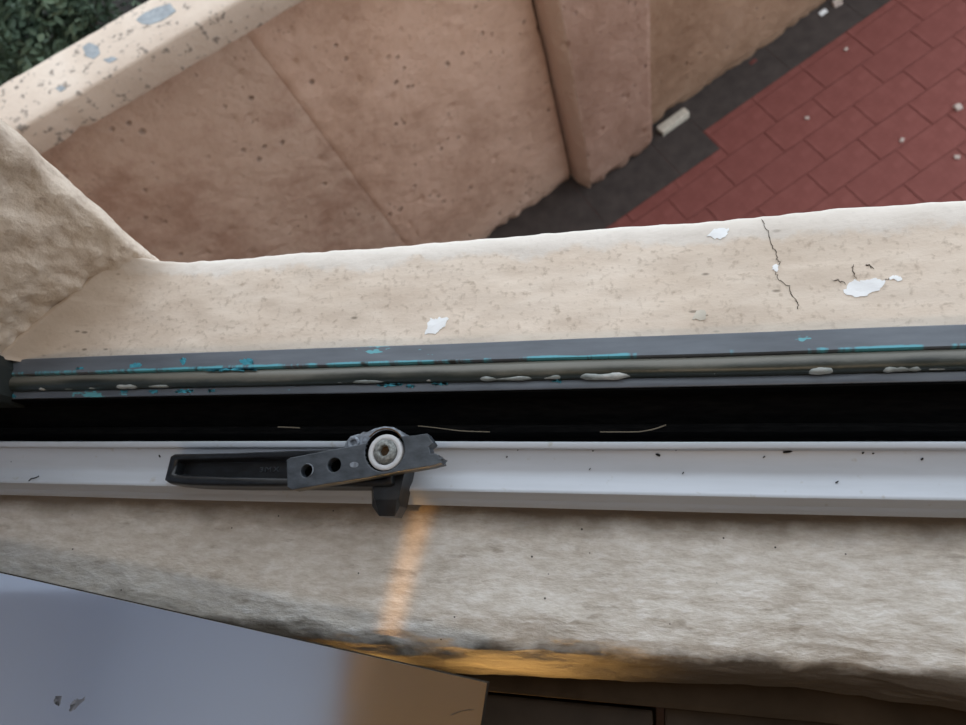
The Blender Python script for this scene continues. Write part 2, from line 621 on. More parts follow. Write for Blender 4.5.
# paved yard: joint bed with a paver for every brick
bm = bmesh.new()
un_box(bm, -1.6, 3.4, -2.4, 1.40, GZ - 0.10, GZ - 0.0034)
yard = tag(bm_obj('floor_yard', bm, M['mortar']), kind='structure')
PW, PL, J = 0.115, 0.213, 0.0028
bricks = {}


def paver(u0, u1, n0, n1, tilt):
    L, W = round(u1 - u0, 3), round(n1 - n0, 3)
    key = (L, W)
    if key not in bricks:
        b2 = bmesh.new()
        bmesh.ops.create_cube(b2, size=1.0)
        for v in b2.verts:
            v.co = Vector((v.co.x * (L - J), v.co.y * (W - J), v.co.z * 0.05))
        top = [e for e in b2.edges if all(v.co.z > 0 for v in e.verts)]
        bmesh.ops.bevel(b2, geom=top, offset=0.0015, segments=1, affect='EDGES')
        me = bpy.data.meshes.new('brick')
        b2.to_mesh(me)
        b2.free()
        me.materials.append(M['brick'])
        bricks[key] = me
    o = bpy.data.objects.new('brick', bricks[key])
    C.objects.link(o)
    o.location = un((u0 + u1) / 2, (n0 + n1) / 2, GZ - 0.025 + random.uniform(-0.0012, 0.0006))
    o.rotation_euler = (random.uniform(-tilt, tilt), random.uniform(-tilt, tilt), ANG + random.uniform(-0.006, 0.006))
    o.parent = yard


row_n = [1.185 - PW * k for k in range(0, 20)]
for r, nt in enumerate(row_n):
    off = 1.105 if r == 0 else (1.13 if r % 2 == 0 else 1.13 + 0.49 * PL) + random.uniform(-0.03, 0.03)
    for k in range(-14, 12):
        u0 = off + k * PL
        u1 = u0 + PL
        c = un((u0 + u1) / 2, nt - PW / 2, 0)
        if c.y < 0.62 or c.x > 1.75 or c.x < -1.0 or u0 > 2.6:
            continue
        if r == 0 and u1 < 1.12:
            # the broad part of the gutter takes the outer half of this course
            paver(u0, u1, nt - PW, 1.115, 0.003)
        else:
            paver(u0, u1, nt - PW, nt, 0.003)
# narrow edging bricks along the gutter
for k in range(0, 8):
    u0 = 1.105 + k * PL
    paver(u0, u0 + PL, 1.185, 1.215, 0.004)

# gutter of dark concrete slabs
gut = tag(empty('drain_gutter', un(0.9, 1.3, GZ)), 'dark damp concrete gutter strip along the foot of the pink garden wall', 'gutter')
edges = [-1.2, -0.55, 0.05, 0.60, 0.93, 1.102]
for a, b in zip(edges[:-1], edges[1:]):
    bm = bmesh.new()
    un_box(bm, a + 0.0006, b - 0.0006, 1.117, 1.42, GZ - 0.06, GZ - 0.0015, 0.0005)
    child(bm_obj('gutter_slab', bm, M['gutter']), gut)
edges = [1.102, 1.50, 1.83, 2.4, 3.0]
for a, b in zip(edges[:-1], edges[1:]):
    bm = bmesh.new()
    un_box(bm, a + 0.0006, b - 0.0006, 1.216, 1.42, GZ - 0.06, GZ - 0.0015 - random.uniform(0, 0.0006), 0.0005)
    child(bm_obj('gutter_slab', bm, M['gutter']), gut)

# garden wall
gw = tag(empty('wall_garden', un(0.4, 1.40, GZ)), kind='structure')


def captop(u):
    return -0.8666 - 0.1015 * (u + 0.2868)


def wall_face(name, u0, u1, n, mat, nu, nv, amp, base_rough=0.012, thick=0.045, zt=None, chamfer=0.0):
    bm = bmesh.new()

    def fn(s, t):
        u = u0 + (u1 - u0) * s
        ztop = (zt if zt is not None else captop(u) - 0.06)
        z0 = GZ - 0.001
        z = z0 + (ztop - z0) * t
        d = amp * fbm(u * 3, z * 3, n, 3) + amp * 0.45 * fbm(u * 16, z * 16, n + 4, 3)
        v = noise.voronoi(Vector((u * 17, z * 17, n * 3)))[0][0]
        if noise.noise(Vector((u * 5, z * 5, 3.1))) > 0.05 and v < 0.22:
            d -= 0.012 * (1 - v / 0.22)
        # crumbled foot
        foot = max(0.0, 1 - (z - GZ) / 0.05)
        d -= foot * base_rough * (0.6 + 1.4 * max(0, fbm(u * 22, 3.3, n, 3) + 0.2))
        e = min(s, 1 - s) * (u1 - u0)
        if e < 0.012:
            d -= 0.004 * (1 - e / 0.012)
        if chamfer and u - u0 < chamfer:
            k = 1 - (u - u0) / chamfer
            d -= 0.040 * k ** 1.2
        return un(u, n - d, z)
    vs = grid_mesh(bm, nu, nv, fn)
    # body behind the face
    bk = [[None, None] for _ in range(nu + 1)]
    for i in range(nu + 1):
        u = u0 + (u1 - u0) * i / nu
        ztop = (zt if zt is not None else captop(u) - 0.06)
        bk[i] = [bm.verts.new(un(u, n + thick, GZ - 0.001)), bm.verts.new(un(u, n + thick, ztop))]
    for i in range(nu):
        bm.faces.new((bk[i][0], bk[i][1], bk[i + 1][1], bk[i + 1][0]))
        bm.faces.new((vs[i][nv], vs[i + 1][nv], bk[i + 1][1], bk[i][1]))
        bm.faces.new((vs[i + 1][0], vs[i][0], bk[i][0], bk[i + 1][0]))
    for i in (0, nu):
        f = [vs[i][j] for j in range(nv + 1)] + [bk[i][1], bk[i][0]]
        bm.faces.new(f)
    o = bm_obj(name, bm, mat, None, True)
    o.data.set_sharp_from_angle(angle=math.radians(55))
    return child(o, gw)


wall_face('wall_panel', -1.5, -0.052, 1.3715, M['wall_red'], 150, 130, 0.006)
wall_face('wall_panel', -0.055, 0.610, 1.3685, M['wall'], 80, 130, 0.006)
wall_face('wall_panel', 0.86, 2.9, 1.362, M['wall_brown'], 200, 120, 0.007)
pier = wall_face('pier', 0.620, 0.922, 1.280, M['pier'], 90, 150, 0.006, 0.014, 0.11, chamfer=0.026)
bm = bmesh.new()
un_box(bm, 0.55, 0.66, 1.400, 1.414, GZ, -1.05)
child(bm_obj('joint_backing', bm, M['soil']), gw)  # dark strip added to keep light from showing through the joint
# coping
bm = bmesh.new()
NU = 300


def capfn(u, k):
    # section: front-bottom, front-top, back-top, back-bottom with small rounding
    t = captop(u)
    sec = [(1.291, t - 0.0715), (1.2885, t - 0.066), (1.2880, t - 0.008), (1.2895, t - 0.003), (1.294, t),
           (1.32, t + 0.001), (1.36, t + 0.001), (1.40, t), (1.420, t), (1.426, t - 0.004), (1.427, t - 0.07)]
    n, z = sec[k]
    j = 0.0012 * fbm(u * 20, n * 20, 0, 3)
    c = 0.0
    if k in (0, 1):
        c = max(0.0, fbm(u * 16, 5.5, 0.2, 3) - 0.55) * 0.012
    return un(u, n + j + c, z + j * 0.6 + c)


rows = [[bm.verts.new(capfn(-1.5 + 4.4 * i / NU, k)) for k in range(11)] for i in range(NU + 1)]
for i in range(NU):
    for k in range(11):
        bm.faces.new((rows[i][k], rows[i + 1][k], rows[i + 1][(k + 1) % 11], rows[i][(k + 1) % 11]))
bm.faces.new(rows[0])
bm.faces.new(rows[-1][::-1])
o = bm_obj('coping', bm, M['cap'], None, True)
o.data.set_sharp_from_angle(angle=math.radians(50))
child(o, gw)

def cap_z(x, y):
    return captop(x * UX + y * UY) + 0.0012


CAPS = [[(84, 50), (90, 45), (99, 48), (101, 56), (95, 62), (88, 60)], [(134, 18), (142, 10), (152, 4), (166, -2), (172, 6), (160, 16), (148, 22), (140, 22)], [(104, 62), (112, 58), (118, 60), (110, 65)], [(60, 95), (66, 91), (70, 94), (65, 98)]]
CAPS = [[(x - 8, y - 9) for x, y in c] for c in CAPS]
# planted ground beyond the wall
bm = bmesh.new()


def soilfn(s, t):
    u, n = -3.0 + 6.0 * s, 1.43 + 3.0 * t
    return un(u, n, -1.85 + 0.05 * fbm(u * 3, n * 3, 0, 4))


grid_mesh(bm, 60, 40, soilfn)
bm2 = bm_obj('floor_garden_soil', bm, M['soil'], None, True)
tag(bm2, kind='structure')


# shrubs beyond the wall
def shrub(center, rad, nleaf, label, seed):
    rnd = random.Random(seed)
    base = Vector((center[0], center[1], H - 1.86))
    root = tag(empty('garden_shrub', base), label, 'shrub', 'shrubs beyond the garden wall')
    cz = H + center[2]
    bm = bmesh.new()
    tips = []
    for k in range(16):
        a = rnd.uniform(0, 6.28)
        rr = rad * math.sqrt(rnd.random()) * 0.85
        tip = Vector((center[0] + rr * math.cos(a), center[1] + rr * math.sin(a), cz + rnd.uniform(-0.15, 0.10)))
        tips.append(tip)
        prev = None
        for q in range(6):
            t = q / 5
            p = base.lerp(tip, t) + Vector((rr * 0.3 * math.cos(a) * math.sin(t * 3.1), rr * 0.3 * math.sin(a) * math.sin(t * 3.1), 0))
            r = 0.008 * (1 - t * 0.7)
            ring = [bm.verts.new(p + Vector((r * math.cos(i * 1.2566), r * math.sin(i * 1.2566), 0))) for i in range(5)]
            if prev:
                for i in range(5):
                    bm.faces.new((prev[i], prev[(i + 1) % 5], ring[(i + 1) % 5], ring[i]))
            prev = ring
    child(bm_obj('stem', bm, M['stem'], None, True), root)
    bm = bmesh.new()
    for k in range(nleaf):
        tip = rnd.choice(tips)
        p = tip + Vector((rnd.gauss(0, 0.055), rnd.gauss(0, 0.055), rnd.gauss(-0.06, 0.06)))
        l = rnd.uniform(0.020, 0.040)
        wv = l * rnd.uniform(0.20, 0.32)
        mt = Matrix.Rotation(rnd.uniform(0, 6.28), 4, 'Z') @ Matrix.Rotation(rnd.gauss(0, 0.8), 4, 'X') @ Matrix.Rotation(rnd.gauss(0.2, 0.8), 4, 'Y')
        q = [(0, 0, 0), (l * .3, wv * .8, .003), (l * .65, wv * .8, .003), (l, 0, -.002), (l * .65, -wv * .8, .003), (l * .3, -wv * .8, .003), (l * .5, 0, -.002)]
        vs = [bm.verts.new(p + (mt @ Vector(c))) for c in q]
        for a, b in ((0, 1), (1, 2), (2, 3), (3, 4), (4, 5), (5, 0)):
            bm.faces.new((vs[a], vs[b], vs[6]))
    lv = bm_obj('foliage', bm, M['leaf'])
    lv['kind'] = 'stuff'
    child(lv, root)


def at2(px, py, z):
    p = at(px, py, z)
    return (p.x, p.y, z)


shrub(at2(4, 6, -1.12), 0.22, 4300, 'dense green leafy shrub at the top left corner beyond the wall coping', 3)
shrub(at2(128, -70, -1.62), 0.15, 700, 'low dark sparse shrub hugging the back of the wall coping', 9)

# plaster bits in the gutter
def chunk(name, px, py, l, w_, h, rot, mat, label, cat, group=None, z=GZ, seed=1):
    rnd = random.Random(seed)
    bm = bmesh.new()
    add_box(bm, (-l / 2, -w_ / 2, 0), (l / 2, w_ / 2, h), min(l, w_, h) * 0.18, 1)
    for v in bm.verts:
        v.co += Vector((rnd.uniform(-1, 1) * l * 0.06, rnd.uniform(-1, 1) * w_ * 0.08, rnd.uniform(-1, 1) * h * 0.08 if v.co.z > h * 0.3 else 0))
    o = bm_obj(name, bm, mat)
    p = at(px, py, z + h * 0.5)
    o.location = (p.x, p.y, H + z)
    o.rotation_euler = (0, 0, rot)
    return tag(o, label, cat, group)


chunk('plaster_chunk', 673, 122, 0.125, 0.036, 0.028, ANG + 0.02, M['scrap'], 'pale oblong plaster chunk in the dark gutter beside the pier', 'rubble', z=GZ - 0.005, seed=2)
chunk('paper_scrap', 823, 13, 0.030, 0.020, 0.008, ANG, M['chip'], 'small bright white scrap in the gutter at the top of the frame', 'litter', z=GZ - 0.007, seed=3)
chunk('stone', 837, 3, 0.032, 0.028, 0.016, 0.4, M['pebble'], 'small brownish stone beside the white scrap in the gutter', 'stone', z=GZ - 0.007, seed=4)
chunk('stone', 753, 62, 0.030, 0.014, 0.008, ANG, M['mortar'], 'flat dull stone at the wall foot half way up the gutter', 'stone', z=GZ - 0.007, seed=5)
for i, (px, py, s, lb) in enumerate([(807, 118, 0.014, 'pale pebble on the red pavers nearest the gutter step'), (902, 140, 0.015, 'pale pebble in the middle of the red pavers, below the right edge smudge'),
                                     (958, 107, 0.024, 'larger pale pebble on the red pavers at the right frame edge'), (957, 157, 0.016, 'lower pale pebble on red pavers at the right frame edge'),
                                     (846, 49, 0.014, 'small pale pebble on the edging bricks beside the dark gutter')]):
    chunk('pebble', px, py, s, s * 0.8, s * 0.35, i, M['pebble'], lb, 'pebble', 'pebbles on the pavers', GZ + 0.0005, 20 + i)

# ================================================================== WINDOW OPENING
X0, X1 = -0.47, 0.90                  # inner reveal left / right
ZS_O, ZS_I = -0.330, -0.345           # outer and inner sill level
ZH = 0.95                             # head of the opening
ZF = -1.20                            # room floor


def lipd(x):
    return 0.0012 * fbm(x * 16, 0, 9.0, 4) + 0.0007 * fbm(x * 75, 0, 3.0, 3) + 0.0040 * max(0.0, min(1.0, (x + 0.31) / 0.46))


def sill_o_z(x, y):
    """outer sill height (relative to eye)"""
    z = ZS_O + 0.0016 * fbm(x * 7, y * 14, 0.0, 4) + 0.0007 * fbm(x * 40, y * 60, 2.0, 3)
    # rounded outer lip
    lip = 0.1785 + lipd(x)
    e = lip - y
    if e < 0.012:
        k = max(0.0, min(1.0, 1 - e / 0.012))
        z -= 0.004 * (1 - math.sqrt(max(0, 1 - k * k)))
    # cove up into the left jamb
    dx = x - jamb_x(y)
    if dx < 0.040:
        k = 1 - max(0, dx) / 0.040
        z += 0.016 * k * k * k
    return z


def jamb_x(y):
    t = (y - 0.113) / (0.178 - 0.113)
    return -0.392 + 0.078 * max(0, min(1, t)) ** 1.05


# --- outer sill
bm = bmesh.new()


def so_fn(s, t):
    y = 0.112 + (0.1785 - 0.112) * min(1.0, t / 0.85)
    xl = jamb_x(y) - 0.004
    x = xl + (X1 + 0.02 - xl) * (s ** 1.5)
    lip = lipd(x)
    z = sill_o_z(x, y + (lip if y > 0.15 else 0))
    yy = y + lip * max(0, (y - 0.14) / 0.0385)
    if t > 0.85:
        k = (t - 0.85) / 0.15
        z -= 0.060 * k
        yy += 0.0015 * math.sin(k * 3.1)
    return Vector((x, yy, H + z))


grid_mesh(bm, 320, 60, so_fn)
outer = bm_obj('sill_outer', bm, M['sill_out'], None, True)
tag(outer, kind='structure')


def conform_poly(name, pts, mat, parent, lift=0.0004, zf=sill_o_z, zl=ZS_O, seed=0):
    """thin irregular flake following the surface, outline in photo points"""
    rnd = random.Random(seed)
    bm = bmesh.new()
    P = [at(px, py, zl) for px, py in pts]
    fine = []
    for a, b in zip(P, P[1:] + P[:1]):
        for k in range(4):
            q = a.lerp(b, k / 4)
            if k:
                q += Vector((rnd.uniform(-1, 1), rnd.uniform(-1, 1), 0)) * 0.0007
            fine.append(q)
    c = sum(P, Vector()) / len(P)
    top, low = [], []
    for q in fine:
        z = zf(q.x, q.y)
        top.append(bm.verts.new((q.x, q.y, H + z + lift)))
        low.append(bm.verts.new((q.x, q.y, H + z - 0.001)))
    mid = [bm.verts.new(v.co.lerp(Vector((c.x, c.y, v.co.z)), 0.5)) for v in top]
    for v in mid:
        v.co.z = H + zf(v.co.x, v.co.y) + lift
    cv = bm.verts.new((c.x, c.y, H + zf(c.x, c.y) + lift))
    n = len(top)
    for i in range(n):
        j = (i + 1) % n
        bm.faces.new((top[i], top[j], mid[j], mid[i]))
        bm.faces.new((mid[i], mid[j], cv))
        bm.faces.new((low[i], low[j], top[j], top[i]))
    return bm_obj(name, bm, mat, parent)


for i, c in enumerate(CAPS):
    child(conform_poly('bare_patch', c, M['bluegrey'], None, 0.0006, cap_z, -0.845, 70 + i), gw)
chips = [
    [(707, 236), (714, 229), (723, 228), (729, 230), (726, 236), (720, 240), (713, 238)],
    [(844, 292), (848, 284), (854, 279), (857, 281), (866, 280), (876, 278), (885, 280), (882, 287), (877, 291), (870, 293), (866, 296), (855, 297)],
    [(889, 278), (893, 275), (898, 275), (902, 280), (896, 280)],
    [(425, 335), (428, 326), (430, 318), (434, 320), (440, 317), (449, 319), (446, 325), (440, 330), (436, 335)],
    [(772, 270), (774, 265), (779, 265), (777, 272)],
    [(692, 320), (696, 312), (704, 310), (708, 316), (702, 321)],
]
for i, c in enumerate(chips):
    conform_poly('paint_chip', c, M['chip'] if i != 5 else M['scrap'], outer, seed=i)


def ribbon(name, pts, w_, mat, parent, seed=0, sub=5, jit=0.0006, zf=sill_o_z, zl=ZS_O, lift=0.0003):
    rnd = random.Random(seed)
    bm = bmesh.new()
    P = [at(px, py, zl) for px, py in pts]
    q = []
    for a, b in zip(P[:-1], P[1:]):
        for k in range(sub):
            q.append(a.lerp(b, k / sub) + Vector((rnd.uniform(-jit, jit), rnd.uniform(-jit, jit), 0)))
    q.append(P[-1])
    prev = None
    for i, p in enumerate(q):
        d = (q[min(i + 1, len(q) - 1)] - q[max(i - 1, 0)]).normalized()
        s = Vector((-d.y, d.x, 0)) * w_ * rnd.uniform(0.5, 1.2) * (1 if 0 < i < len(q) - 1 else 0.2)
        pr = [bm.verts.new((p.x + s.x, p.y + s.y, H + zf(p.x + s.x, p.y + s.y) + lift)), bm.verts.new((p.x - s.x, p.y - s.y, H + zf(p.x - s.x, p.y - s.y) + lift))]
        if prev:
            bm.faces.new((prev[0], prev[1], pr[1], pr[0]))
        prev = pr
    return bm_obj(name, bm, mat, parent)


ribbon('crack', [(762, 218), (767, 231), (771, 244), (776, 253), (777, 260), (780, 263), (774, 270), (779, 280), (789, 287), (792, 295), (797, 303), (798, 310)], 0.00022, M['crack'], outer, 3)
ribbon('crack', [(833, 280), (840, 281), (846, 284)], 0.0002, M['crack'], outer, 4)
ribbon('crack', [(865, 266), (869, 265), (874, 269)], 0.00035, M['crack'], outer, 5)
ribbon('crack', [(853, 265), (853, 272), (856, 279)], 0.0002, M['crack'], outer, 6)
ribbon('crack', [(884, 279), (889, 279), (893, 277)], 0.0002, M['crack'], outer, 7)

# --- left jamb: rough plaster reveal rising from the sill
bm = bmesh.new()


def jamb_fn(s, t):
    # s from the steel frame out to the outer corner and round it, t upwards
    if s < 0.7:
        k = s / 0.7
        y = 0.108 + (0.1795 - 0.108) * k
        x = jamb_x(y) - 0.02 * max(0, 0.113 - y) / 0.005
    else:
        k = (s - 0.7) / 0.3
        a = k * math.pi * 0.55
        y = 0.1795 + 0.012 * math.sin(a)
        x = -0.314 - 0.016 * (1 - math.cos(a)) - 0.25 * max(0, k - 0.6)
    z = ZS_O - 0.012 + (ZH + 0.05 - ZS_O) * (t ** 2.4)
    up = z - ZS_O
    # outer corner leans outwards just above the sill, then runs plumb
    lean = 0.017 * min(1.0, max(0.0, up / 0.09)) * max(0, (y - 0.12) / 0.06)
    rnd = 0.0045 * fbm(x * 18, y * 18, z * 18, 4) + 0.0036 * fbm(x * 60, y * 60, z * 60, 4)
    return Vector((x + rnd, y + lean - rnd * 0.3, H + z))


grid_mesh(bm, 90, 230, jamb_fn)
tag(bm_obj('wall_jamb', bm, M['jamb'], None, True), kind='structure')

# --- inner sill
def sill_i(x, yq):
    """(y, z) of the inner sill for a running profile parameter 0..1"""
    prof = [(0.036, -0.345), (0.015, -0.345), (-0.005, -0.3455), (-0.018, -0.346), (-0.026, -0.3475), (-0.0325, -0.351),
            (-0.0375, -0.3565), (-0.0415, -0.364), (-0.0450, -0.374), (-0.0480, -0.388), (-0.0500, -0.405), (-0.0500, -0.43)]
    f = yq * (len(prof) - 1)
    i = min(int(f), len(prof) - 2)
    k = f - i
    y = prof[i][0] * (1 - k) + prof[i + 1][0] * k
    z = prof[i][1] * (1 - k) + prof[i + 1][1] * k
    return y, z


def sill_i_fn(s, t):
    x = X0 - 0.02 + (X1 + 0.04 - X0) * (s ** 1.25)
    y, z = sill_i(x, t)
    w1 = fbm(x * 9, y * 22, z * 22, 4)
    w2 = fbm(x * 26, y * 70, z * 70, 4)
    edge = min(1.0, max(0.0, (0.006 - y) / 0.03))
    front = (-0.0045 + 0.0045 * min(1.0, max(0.0, (x + 0.12) / 0.12)) + 0.0030 * min(1.0, max(0.0, (x + 0.02) / 0.08)) - 0.0045 * min(1.0, max(0.0, (x - 0.07) / 0.07)) + 0.003 * min(1.0, max(0.0, (-0.15 - x) / 0.12))) * edge
    chipd = max(0.0, fbm(x * 20, y * 30, 4.4 + z * 30, 4)) * 0.004 * edge
    return Vector((x, y + front + edge * (0.0022 * w1 + 0.0012 * w2) + chipd * 0.6, H + z + 0.0010 * w1 + (0.0005 + 0.0007 * edge) * w2 - chipd * 0.6))


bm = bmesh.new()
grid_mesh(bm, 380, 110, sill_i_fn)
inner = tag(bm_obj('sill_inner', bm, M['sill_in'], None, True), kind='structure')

# --- walls of the room and of the house around the opening
WI, WO = -0.030, 0.165                # wall planes: inside, outside
wl = tag(box('wall_window_left', (-2.2, WI, H - 2.5), (X0, 0.105, H + 1.9), M['ceil']), kind='structure')
child(box('outer_leaf', (-2.2, 0.105, H - 2.5), (-0.40, 0.186, H + 1.9), M['ext']), wl)
tag(box('wall_window_right', (X1, WI, H - 2.5), (2.2, WO, H + 1.9), M['room']), kind='structure')
tag(box('wall_window_head', (X0, WI, H + ZH), (X1, 0.185, H + 1.9), M['ext']), kind='structure')
tag(box('wall_window_below', (X0, WI, H - 2.5), (X1, WO, H - 0.40), M['room']), kind='structure')
tag(box('wall_room_left', (-2.3, -3.0, H + ZF - 0.1), (-2.2, 0.10, H + 1.9), M['ceil']), kind='structure')
tag(box('wall_room_right', (2.2, -3.0, H + ZF - 0.1), (2.3, 0.10, H + 1.9), M['room']), kind='structure')
tag(box('wall_room_back', (-2.3, -3.1, H + ZF - 0.1), (2.3, -3.0, H + 1.9), M['room']), kind='structure')
ceil = tag(box('ceiling', (-2.3, -3.1, H + 1.9), (2.3, 0.20, H + 2.0), M['ceil']), kind='structure')
for k in range(13):
    box('ceiling_board', (-1.134 + k * 0.25, -2.6, H + 1.85), (-1.134 + k * 0.25 + 0.246, -0.03, H + 1.90), M['ceilwood'], ceil, 0.004)
tag(box('floor', (-2.2, -3.0, H + ZF - 0.1), (2.2, WI, H + ZF), M['room_floor']), kind='structure')

# dark rail under the sill
rail = tag(empty('trim_1', (0, -0.07, H - 0.50)), kind='structure')
child(box('rail_board', (-0.47, -0.105, H - 0.62), (-0.0055, -0.0660, H - 0.420), M['wood'], None, 0.0015), rail)
child(box('rail_board', (0.0005, -0.103, H - 0.62), (0.90, -0.0640, H - 0.424), M['wood'], None, 0.0015), rail)
child(box('rail_backing', (-0.47, -0.0620, H - 0.62), (0.90, WI, H - 0.400), M['backing'], None, 0.003), rail)

# --- window frame: outer weathered steel, black channel, white aluminium
wf = tag(empty('window_1', (0.1, 0.08, H - 0.34)), kind='structure')
def Z(z): return H + z


steel_prof = [(0.1155, Z(-.345)), (0.1155, Z(-.3235)), (0.1148, Z(-.3225)), (0.1052, Z(-.3215)), (0.1045, Z(-.3225)), (0.1045, Z(-.345))]
child(strip('steel_flange', steel_prof, -0.43, X1, 140, M['steel'], None, 0.0004, 9), wf)
# rounded bead
bp = []
for k in range(9):
    a = math.pi * k / 8
    bp.append((0.0999 + 0.0047 * math.cos(a), Z(-.3250) + 0.0036 * math.sin(a)))
bp += [(0.0952, Z(-.345)), (0.1046, Z(-.345))]
child(strip('steel_bead', bp, -0.43, X1, 160, M['bead'], None, 0.0004, 14), wf)
# inner strip
sp = [(0.0952, Z(-.345)), (0.0952, Z(-.3268)), (0.0945, Z(-.3262)), (0.0912, Z(-.3262)), (0.0906, Z(-.3266)), (0.0905, Z(-.3275)), (0.0905, Z(-.345))]
child(strip('steel_lip', sp, -0.43, X1, 140, M['steel'], None, 0.0003, 9, seed=4), wf)
# left upright of the steel frame
up = [(-0.43, 0.0865), (-0.390, 0.0865), (-0.387, 0.090), (-0.387, 0.107), (-0.390, 0.1135), (-0.43, 0.1135)]
bm = bmesh.new()
add_prism(bm, up, Z(-.345), Z(ZH))
child(bm_obj('steel_upright', bm, M['dark_steel']), wf)
for xr in (X1 - 0.03,):
    child(box('steel_upright', (xr, 0.0895, Z(-.345)), (X1, 0.1155, Z(ZH)), M['bead'], None, 0.002), wf)
child(box('steel_head', (-0.43, 0.0895, Z(ZH - 0.03)), (X1, 0.1155, Z(ZH)), M['bead'], None, 0.002), wf)


# lumps of old putty lying in the groove between bead and lip
def putty(x0, x1, w_, h, seed, y=0.0962):
    bm = bmesh.new()
    n = max(10, int((x1 - x0) / 0.0016))
    prev = None
    for i in range(n + 1):
        t = i / n
        x = x0 + (x1 - x0) * t
        e = min(1.0, 5 * min(t, 1 - t)) ** 0.5
        a = e * (0.75 + 0.7 * noise.noise(Vector((x * 90, seed, 0))) + 0.3 * noise.noise(Vector((x * 260, seed, 5))))
        a = max(0.08, a)
        yc = y + skew(x) + 0.0007 * noise.noise(Vector((x * 60, seed, 9)))
        ring = []
        for k in range(8):
            g = 2 * math.pi * k / 8
            ring.append(bm.verts.new((x, yc + w_ * 1.25 * a * math.cos(g), Z(-.3246) + h * 1.2 * a * math.sin(g))))
        if prev:
            for k in range(8):
                bm.faces.new((prev[k], prev[(k + 1) % 8], ring[(k + 1) % 8], ring[k]))
        else:
            bm.faces.new(ring)
        prev = ring
    bm.faces.new(prev[::-1])
    child(bm_obj('putty_lump', bm, M['putty'], None, True), wf)


def xs(px):
    return at(px, 375, -.325).x


for i, (a, b, w_, h) in enumerate([(8, 88, .0009, .0014), (85, 150, .0011, .0017), (148, 175, .0008, .0013), (320, 390, .0010, .0015), (425, 452, .0012, .0018), (460, 545, .0010, .0016), (540, 640, .0015, .0022),
                                   (684, 700, .0008, .0014), (712, 722, .0008, .0014), (738, 762, .0014, .0020), (806, 836, .0018, .0026), (846, 858, .0010, .0016), (862, 876, .0010, .0016), (880, 925, .0019, .0026), (925, 948, .0009, .0014)]):
    putty(xs(a), xs(b), w_, h, i * 3.7)


# turquoise flakes of old paint
teal = simple('turquoise_paint', (0.055, 0.30, 0.40), 0.6, 0.3, 0.0, 0.3, 300)
def flat(z):
    return lambda x, y: z


for i, (px, py, a, b, z) in enumerate([(12, 396, 4, 2.0, -.3260), (124, 391.5, 4, 1.5, -.3260), (153, 391.5, 4, 1.6, -.3260), (184, 391, 12, 1.5, -.3260), (212, 391, 4, 1.2, -.3260),
                                       (391, 385, 13, 1.2, -.3260), (410, 386, 4, 1.6, -.3260), (557, 381, 6, 1.8, -.3260), (440, 384, 9, .8, -.3260),
                                       (247, 362, 8, 4, -.3218), (136, 366, 6, 4, -.3220), (183, 361, 3, 4, -.3220), (230, 370, 30, .8, -.3213), (80, 369, 6, 2, -.3220)]):
    rnd = random.Random(i)
    pts = []
    for k in range(10):
        g = 2 * math.pi * k / 10
        r = rnd.uniform(0.65, 1.1)
        pts.append((px + a * r * math.cos(g), py + b * r * math.sin(g) - 0.025 * a * r * math.cos(g)))
    o = conform_poly('paint_flake', pts, teal, None, 0.0002, flat(z), z, 50 + i)
    child(o, wf)

# black channel
cp = [(0.0912, Z(-.352)), (0.0904, Z(-.3272)), (0.0895, Z(-.3275)), (0.0890, Z(-.338)), (0.0760, Z(-.344)), (0.0738, Z(-.3355)), (0.0722, Z(-.3340)), (0.0700, Z(-.3345)), (0.0685, Z(-.342)), (0.0625, Z(-.345)), (0.0625, Z(-.352))]
child(strip('gasket_channel', cp, -0.47, X1, 120, M['black'], None, 0.0003, 10), wf)

# white aluminium section
wp = [(0.0628, Z(-.350)), (0.0630, Z(-.3222)), (0.0624, Z(-.3213)), (0.0604, Z(-.3213)), (0.0597, Z(-.3218)), (0.0592, Z(-.3238)), (0.0582, Z(-.3243)),
      (0.0500, Z(-.3272)), (0.0480, Z(-.3274)), (0.0462, Z(-.3268)), (0.0402, Z(-.3230)), (0.0394, Z(-.3228)), (0.0386, Z(-.3230)),
      (0.0358, Z(-.3280)), (0.0354, Z(-.3288)), (0.0343, Z(-.3294)), (0.0325, Z(-.3335)), (0.0330, Z(-.3346)), (0.0365, Z(-.3356)), (0.0365, Z(-.350))]
child(strip('aluminium_section', wp, -0.47, X1, 60, M['white'], None, 0.0004, 6, seed=2), wf)

# ================================================================== BROKEN HANDLE
hd = tag(empty('window_handle', at(330, 470, -.325)), 'broken black window handle with grey bracket lying on the white frame', 'handle')
# lever: hollow trough seen from below
ZL0, ZL1 = -.3245, -.3085
out = [(163, 480), (169, 456), (173, 453.5), (230, 452.5), (300, 450), (388, 447.5), (393, 450), (393, 484), (388, 486.5), (290, 486), (235, 486), (188, 485), (167, 483)]
inn = [(173, 473), (176, 461.5), (179, 460), (230, 459), (300, 457.5), (380, 456), (385, 459), (385, 476), (380, 478), (290, 477.5), (230, 476.5), (185, 475), (178, 474)]
bm = bmesh.new()
n = len(out)
Po = [at(*p, ZL1) for p in out]
Pi = [at(*p, ZL1) for p in inn]


def ringv(P, z, k=0.0, c=None):
    r = []
    for p in P:
        q = p.lerp(Vector((c.x, p.y, p.z)), 0) if c else p
        r.append(bm.verts.new((q.x, q.y, H + z)))
    return r


def lerpP(A, B, t):
    return [a.lerp(b, t) for a, b in zip(A, B)]


